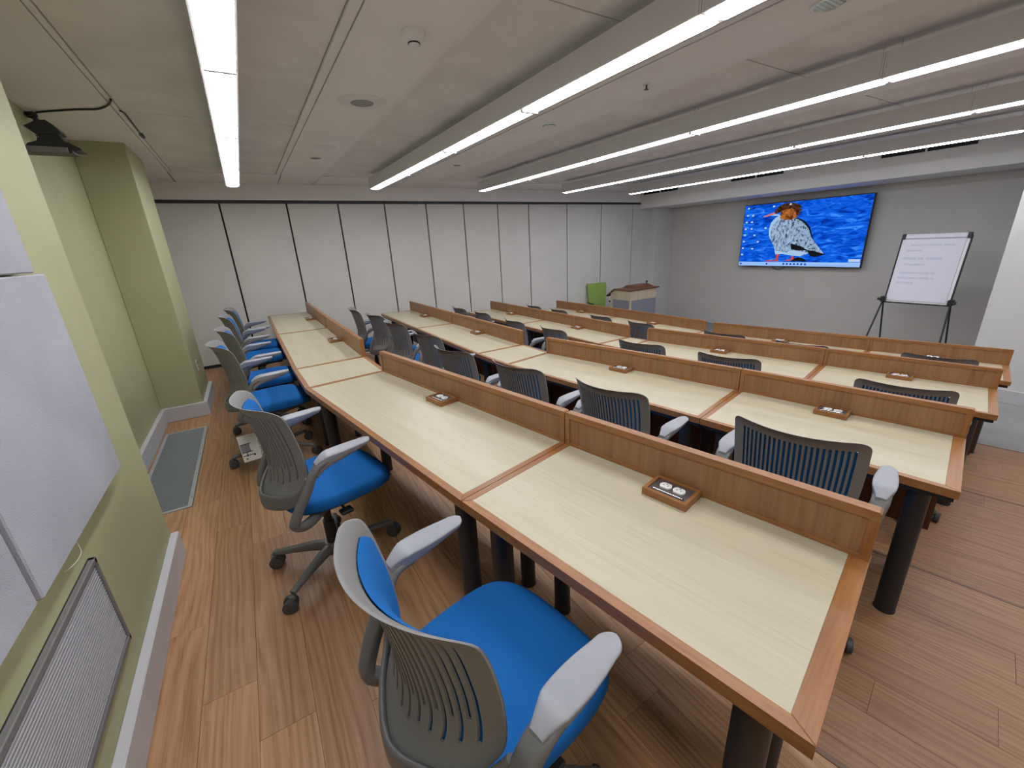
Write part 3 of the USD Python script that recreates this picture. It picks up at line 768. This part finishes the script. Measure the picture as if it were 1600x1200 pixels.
rim('ceiling_cover', 'plain round white cover plate between speaker and downlight', 'cover plate', .958, 4.98,
    [('plate', [(0, 0), (.095, 0), (.095, -.004), (.085, -.007), (0, -.007)], 'white_paint')])
rim('ceiling_cover', 'small round cover plate with green rim past the second lamp', 'cover plate', 2.655, 3.52,
    [('rim', [(0, 0), (.06, 0), (.06, -.004), (.056, -.005), (0, -.005)], 'mint'), ('plate', [(0, -.004), (.053, -.004), (.05, -.008), (0, -.008)], 'white_paint')])
def downlight(x, y, r, where):
    t = thing('downlight', 'unlit recessed round downlight ' + where, 'downlight', (x, y, ZC), group='unlit downlights in the ceiling ribs')
    part(t, 'rim', lathe([(r * .8, -.001), (r, -.001), (r, -.004), (r * .95, -.006), (r * .8, -.005), (r * .8, -.001)], 36), 'white_paint', smooth=35)
    part(t, 'reflector', lathe([(r * .8, -.004), (r * .74, -.0005), (r * .5, -.0002), (0, -.0001)], 36), 'reflector', smooth=35)
    part(t, 'louvre', cat(*[bx(-r * .7, r * .7, q - .0015, q + .0015, -.004, -.0006) for q in np.linspace(-r * .5, r * .5, 5)]), 'reflector')
downlight(.935, 5.555, .068, 'on the first ceiling rib near the partition')
downlight(2.655, 5.54, .062, 'on the second ceiling rib near the partition')
downlight(2.63, 1.26, .085, 'on the second ceiling rib above the near desks')
t = thing('sprinkler', 'small metal sprinkler head on the second ceiling rib', 'sprinkler', (2.655, 2.385, ZC))
part(t, 'escutcheon', lathe([(0, 0), (.028, 0), (.026, -.004), (0, -.005)], 20), 'white_paint')
part(t, 'head', cat(cyl((0, 0, 0), (0, 0, -.03), .006, 10), lathe([(0, -.03), (.016, -.03), (.016, -.032), (0, -.032)], 14)), 'card_ink')

# ================================================================== screen
TX, TY0, TY1, TZ0, TZ1 = 9.36, 3.27, 5.53, .866, 2.112
t = thing('television', 'large black wall screen showing a duck on blue water', 'television', (TX, (TY0 + TY1) / 2, (TZ0 + TZ1) / 2))
W, Hh = (TY1 - TY0) / 2, (TZ1 - TZ0) / 2
part(t, 'bezel', bx(.002, .05, -W, W, -Hh, Hh, .006), 'black')
part(t, 'wall_mount', bx(.05, XR - TX, -.4, .4, -.25, .25), 'black')
# picture plane: u runs right along the screen (towards -y), v up, both 0..1
sw, sh = W - .014, Hh - .016
def scr(pts, lift):
    """A flat shape on the screen from (u, v) points."""
    g = Polygon([(-(sw) + 2 * sw * u, -sh + 2 * sh * v) for u, v in pts]).buffer(0)
    return scr_poly(g, lift)
def scr_poly(g, lift):
    m = prism(g, 0, .0006)
    v = np.array(m.vertices); out = np.stack([-.0005 - .0007 * lift - v[:, 2], -v[:, 0], v[:, 1]], 1)
    m = trimesh.Trimesh(out, m.faces, process=False); m.fix_normals(); return m
lin = lambda r, g, b: srgb(r, g, b)
M['water'] = glow_noise('screen_water', [lin(2, 40, 140), lin(8, 78, 205), lin(22, 105, 235), lin(70, 150, 250)], 9.0, (1, .45, 1.5), detail=4, distort=1.2, lo=.3, hi=.72)
M['feather'] = glow_noise('screen_feather', [lin(60, 75, 90), lin(125, 150, 180), lin(160, 185, 215)], 22.0, (1, 1.2, .6), lo=.34, hi=.58)
M['wing'] = glow_noise('screen_wing', [lin(45, 55, 65), lin(130, 155, 185), lin(150, 175, 205)], 26.0, (1, .8, .8), lo=.34, hi=.56)
M['breast'] = glow('screen_breast', lin(165, 195, 228), 1)
M['rust'] = glow_noise('screen_rust', [lin(70, 40, 25), lin(150, 85, 40), lin(178, 108, 55)], 14.0, (1, 1, 1), lo=.35, hi=.62)
M['crest'] = glow_noise('screen_crest', [lin(40, 28, 24), lin(95, 52, 30)], 20.0, (1, 1, 1), lo=.4, hi=.6)
M['bill'] = glow('screen_bill', lin(205, 120, 125), 1)
M['dark'] = glow('screen_dark', lin(22, 26, 30), 1)
M['orange'] = glow('screen_orange', lin(200, 75, 55), 1)
M['taskbar'] = glow('screen_taskbar', lin(150, 190, 245), 1)
M['icon'] = glow('screen_icon', lin(190, 205, 230), 1)
M['icon_blue'] = glow('screen_icon_blue', lin(40, 70, 170), 1)
s = part(t, 'screen', scr([(0, 0), (1, 0), (1, 1), (0, 1)], 0), 'water')
part(s, 'bird_body', scr([(.325, .80), (.30, .79), (.275, .74), (.252, .66), (.247, .58), (.255, .50), (.28, .41), (.305, .34), (.325, .26), (.335, .19), (.38, .20), (.47, .17), (.55, .16), (.60, .19), (.64, .24), (.69, .205), (.735, .18), (.70, .26), (.655, .35), (.61, .45), (.58, .58), (.54, .66), (.50, .72), (.46, .745), (.40, .76)], 1), 'feather')
part(s, 'bird_breast', scr([(.325, .80), (.29, .77), (.258, .70), (.247, .60), (.252, .50), (.27, .44), (.268, .56), (.278, .66), (.31, .73), (.36, .76)], 2), 'breast')
part(s, 'bird_belly', scr([(.335, .19), (.325, .25), (.36, .245), (.43, .215), (.46, .25), (.55, .235), (.60, .21), (.55, .16), (.47, .17), (.40, .195)], 2), 'breast')
part(s, 'bird_wing', scr([(.44, .70), (.50, .71), (.55, .63), (.59, .50), (.63, .40), (.68, .28), (.64, .26), (.56, .30), (.50, .38), (.46, .50), (.435, .60)], 2), 'wing')
part(s, 'bird_wing_edge', scr([(.455, .36), (.465, .27), (.53, .245), (.60, .25), (.545, .31), (.50, .335)], 3), 'dark')
part(s, 'bird_back_edge', scr([(.46, .75), (.53, .68), (.58, .58), (.61, .46), (.645, .37), (.62, .46), (.59, .60), (.545, .69), (.50, .735)], 3), 'dark')
part(s, 'bird_tail', scr([(.595, .25), (.625, .165), (.665, .145), (.725, .175), (.745, .185), (.69, .215), (.64, .245)], 3), 'dark')
part(s, 'bird_neck', scr([(.335, .80), (.33, .76), (.37, .73), (.43, .725), (.475, .76), (.49, .84), (.47, .90), (.40, .92), (.33, .87)], 4), 'rust')
part(s, 'bird_crest', scr([(.275, .855), (.285, .90), (.31, .95), (.355, .985), (.40, .99), (.44, .975), (.475, .95), (.50, .915), (.485, .885), (.51, .87), (.485, .84), (.497, .81), (.465, .79), (.455, .86), (.42, .90), (.36, .89), (.32, .85), (.29, .835)], 5), 'crest')
part(s, 'bird_bill', scr([(.175, .80), (.19, .815), (.235, .84), (.275, .862), (.285, .835), (.25, .815), (.20, .797)], 5), 'bill')
part(s, 'bird_chin', scr([(.25, .812), (.285, .833), (.325, .815), (.335, .79), (.30, .80)], 5), 'breast')
part(s, 'bird_eye', scr_poly(affinity.translate(shapely.Point(0, 0).buffer(.016), -sw + 2 * sw * .315, -sh + 2 * sh * .862), 6), 'dark')
part(s, 'bird_leg', scr([(.345, .20), (.372, .19), (.362, .12), (.37, .075), (.33, .075), (.345, .12)], 2), 'orange')
part(s, 'bird_leg', scr([(.475, .155), (.495, .16), (.50, .11), (.47, .085), (.415, .08), (.44, .10), (.475, .115)], 2), 'orange')
part(s, 'bird_foot', scr([(.24, .085), (.29, .095), (.34, .09), (.37, .075), (.27, .072)], 3), 'orange')
part(s, 'rock', scr([(.48, .075), (.50, .12), (.53, .145), (.56, .135), (.59, .11), (.61, .075)], 1), 'dark')
part(s, 'taskbar', scr([(0, 0), (1, 0), (1, .066), (0, .066)], 4), 'taskbar')
part(s, 'tooltip', scr([(.915, .075), (.995, .075), (.995, .115), (.915, .115)], 4), 'icon')
ic = [(.035, .955), (.035, .84), (.03, .73), (.028, .62), (.028, .52), (.025, .41), (.022, .30), (.022, .19), (.085, .835), (.08, .73), (.085, .62), (.12, .51), (.16, .40), (.115, .285), (.215, .62), (.265, .955), (.405, .985)]
for u, v in ic:
    v = min(v, .965)
    part(s, 'desktop_icon', scr([(u - .009, v - .013), (u + .009, v - .013), (u + .009, v + .013), (u - .009, v + .013)], 6), 'icon')
part(s, 'desktop_icon', scr([(.07, .935), (.10, .955), (.095, .97), (.072, .96)], 6), 'dark')
for u in (.02, .27, .42, .45, .48, .51, .54, .57, .60):
    part(s, 'taskbar_icon', scr([(u - .008, .02), (u + .008, .02), (u + .008, .048), (u - .008, .048)], 6), 'icon_blue')
cbl = spline([(9.47, 4.85, .87), (9.48, 4.83, .83), (9.485, 4.72, .80), (9.48, 4.62, .835), (9.47, 4.60, .87)], 20)
solo('screen_cable', sweep(cbl, (.006, .006), n=6), 'black', 'thin dark cable looping below the large screen', 'cable')

# ================================================================== flip chart easel
t = thing('flip_chart', 'white flip chart on a black folding easel with faint handwriting', 'flip chart easel', (8.15, 2.115, TIER[3] - .012))
Rm = trimesh.transformations.rotation_matrix(math.radians(9), (0, 1, 0))
zb = 1.0
def tilt(m):
    m = m.copy(); m.apply_transform(Rm); m.apply_translation((0.06, 0, zb - .02)); return m
bw, bhh = .352, .93
part(t, 'board', tilt(bx(-.006, .006, -bw, bw, 0, bhh, .002)), 'board_white')
part(t, 'board_frame', tilt(cat(bx(-.01, .01, -bw - .018, -bw, -.015, bhh + .005, .004), bx(-.01, .01, bw, bw + .018, -.015, bhh + .005, .004), bx(-.01, .01, -bw - .018, bw + .018, -.018, 0, .004))), 'black')
part(t, 'paper_pad', tilt(bx(-.016, -.006, -bw + .035, bw - .005, .025, bhh - .03, .001)), 'paper')
part(t, 'clamp_bar', tilt(bx(-.035, -.004, -bw + .03, bw - .03, bhh - .03, bhh + .035, .010)), 'paper')
for sgn in (-1, 1):
    part(t, 'clamp_end', tilt(bx(-.036, .004, min(sgn * (bw - .03), sgn * (bw + .012)), max(sgn * (bw - .03), sgn * (bw + .012)), bhh - .035, bhh + .04, .006)), 'black')
    yk = sgn * (bw + .02)
    part(t, 'hinge', cat(bx(-.01, .09, yk - .03, yk + .03, zb - .02, zb + .06, .01), cyl((.0, yk + sgn * .02, zb + .02), (.0, yk + sgn * .06, zb + .02), .02, 12)), 'black')
    part(t, 'leg', sweep([(.03, yk, zb), (-.30, yk + sgn * .08, 0)], (.011, .011), n=12), 'black')
    part(t, 'leg', sweep([(.05, yk, zb), (.45, yk + sgn * .02, 0)], (.011, .011), n=12), 'black')
for txt, y, z, hgt in (('. Share Community needs', .27, .80, .030), ('(process)', .27, .725, .028), ('Share for Clients', .29, .61, .040), ('Presentation', .26, .53, .030), ('Transition what do', .29, .41, .034), ('customers need is', .29, .34, .034), ('Summary', .29, .27, .032)):
    m = meshkit.text_mesh(txt, hgt, .0006)
    v = np.array(m.vertices); m = trimesh.Trimesh(np.stack([-.0160 - v[:, 2], y - v[:, 0], z + v[:, 1]], 1), m.faces, process=False); m.fix_normals()
    part(t, 'handwriting', tilt(m), 'ink')

# ================================================================== lectern and green chair
zc = TIER[3] - .012
t = thing('lectern', 'corner lectern with pale wood, grey panels and dark wood top', 'lectern', (6.72, 6.2, zc))
LH = 1.03
part(t, 'body', bx(0, .78, .0, .58, .06, LH, .004), 'lectern_wood')
part(t, 'plinth', bx(.03, .75, .03, .55, 0, .06), 'black')
part(t, 'grey_panel', bx(.03, .78, -.008, 0, .10, LH - .20, .002), 'lectern_grey')
part(t, 'grey_panel', bx(-.008, 0, .03, .50, .10, LH - .20, .002), 'lectern_grey')
part(t, 'top', bx(-.03, .86, -.03, .46, LH, LH + .025, .006), 'mahogany')
sl = [(-.03, .46, LH + .025), (.86, .46, LH + .025), (-.03, .46, LH), (.86, .46, LH), (-.03, .68, LH - .13), (.86, .68, LH - .13), (-.03, .68, LH - .155), (.86, .68, LH - .155)]
part(t, 'sloped_top', trimesh.Trimesh(sl).convex_hull, 'mahogany')
part(t, 'reading_ledge', trimesh.Trimesh([(.22, .10, LH + .02), (.84, .10, LH + .02), (.30, .22, LH + .075), (.80, .22, LH + .075), (.22, .46, LH + .02), (.84, .46, LH + .02), (.30, .40, LH + .075), (.80, .40, LH + .075)]).convex_hull, 'mahogany')
part(t, 'microphone', cat(cyl((.70, .2, LH + .07), (.70, .2, LH + .12), .012, 10), cyl((.70, .2, LH + .11), (.70, .2, LH + .15), .02, 10)), 'black')

t = thing('green_chair', 'lime green upholstered chair with black arms behind the lectern', 'chair', (6.93, 7.27, zc), 252)
def pad(hx, hy, hz, r):
    return trimesh.convex.convex_hull(np.vstack([trimesh.creation.icosphere(1, r).vertices + np.array((sx * (hx - r), sy * (hy - r), sz * (hz - r))) for sx in (-1, 1) for sy in (-1, 1) for sz in (-1, 1)]))
pm = pad(.24, .25, .045, .04); pm.apply_translation((.03, 0, .45)); part(t, 'seat', pm, 'lime', smooth=40)
bk = trimesh.convex.convex_hull([(x, y, z) for z, w in ((.55, .19), (.62, .21), (1.02, .245), (1.10, .23)) for y in (-w, w) for x in (-.26 - (z - .55) * .12, -.215 - (z - .55) * .12)]); part(t, 'backrest', bk, 'lime', smooth=40)
for sgn in (-1, 1):
    part(t, 'armrest', bx(-.16, .12, sgn * .28 - .03, sgn * .28 + .03, .66, .69, .01), 'black')
    part(t, 'arm_post', bx(-.06, -.01, sgn * .28 - .015, sgn * .28 + .015, .40, .66, .004), 'black')
    for fx in (-.2, .22):
        part(t, 'leg', cyl((fx, sgn * .2, .41), (fx * 1.1, sgn * .23, 0), .013, 12), 'black')
part(t, 'back_post', cat(cyl((-.2, -.1, .42), (-.27, -.1, .75), .012, 10), cyl((-.2, .1, .42), (-.27, .1, .75), .012, 10)), 'black')
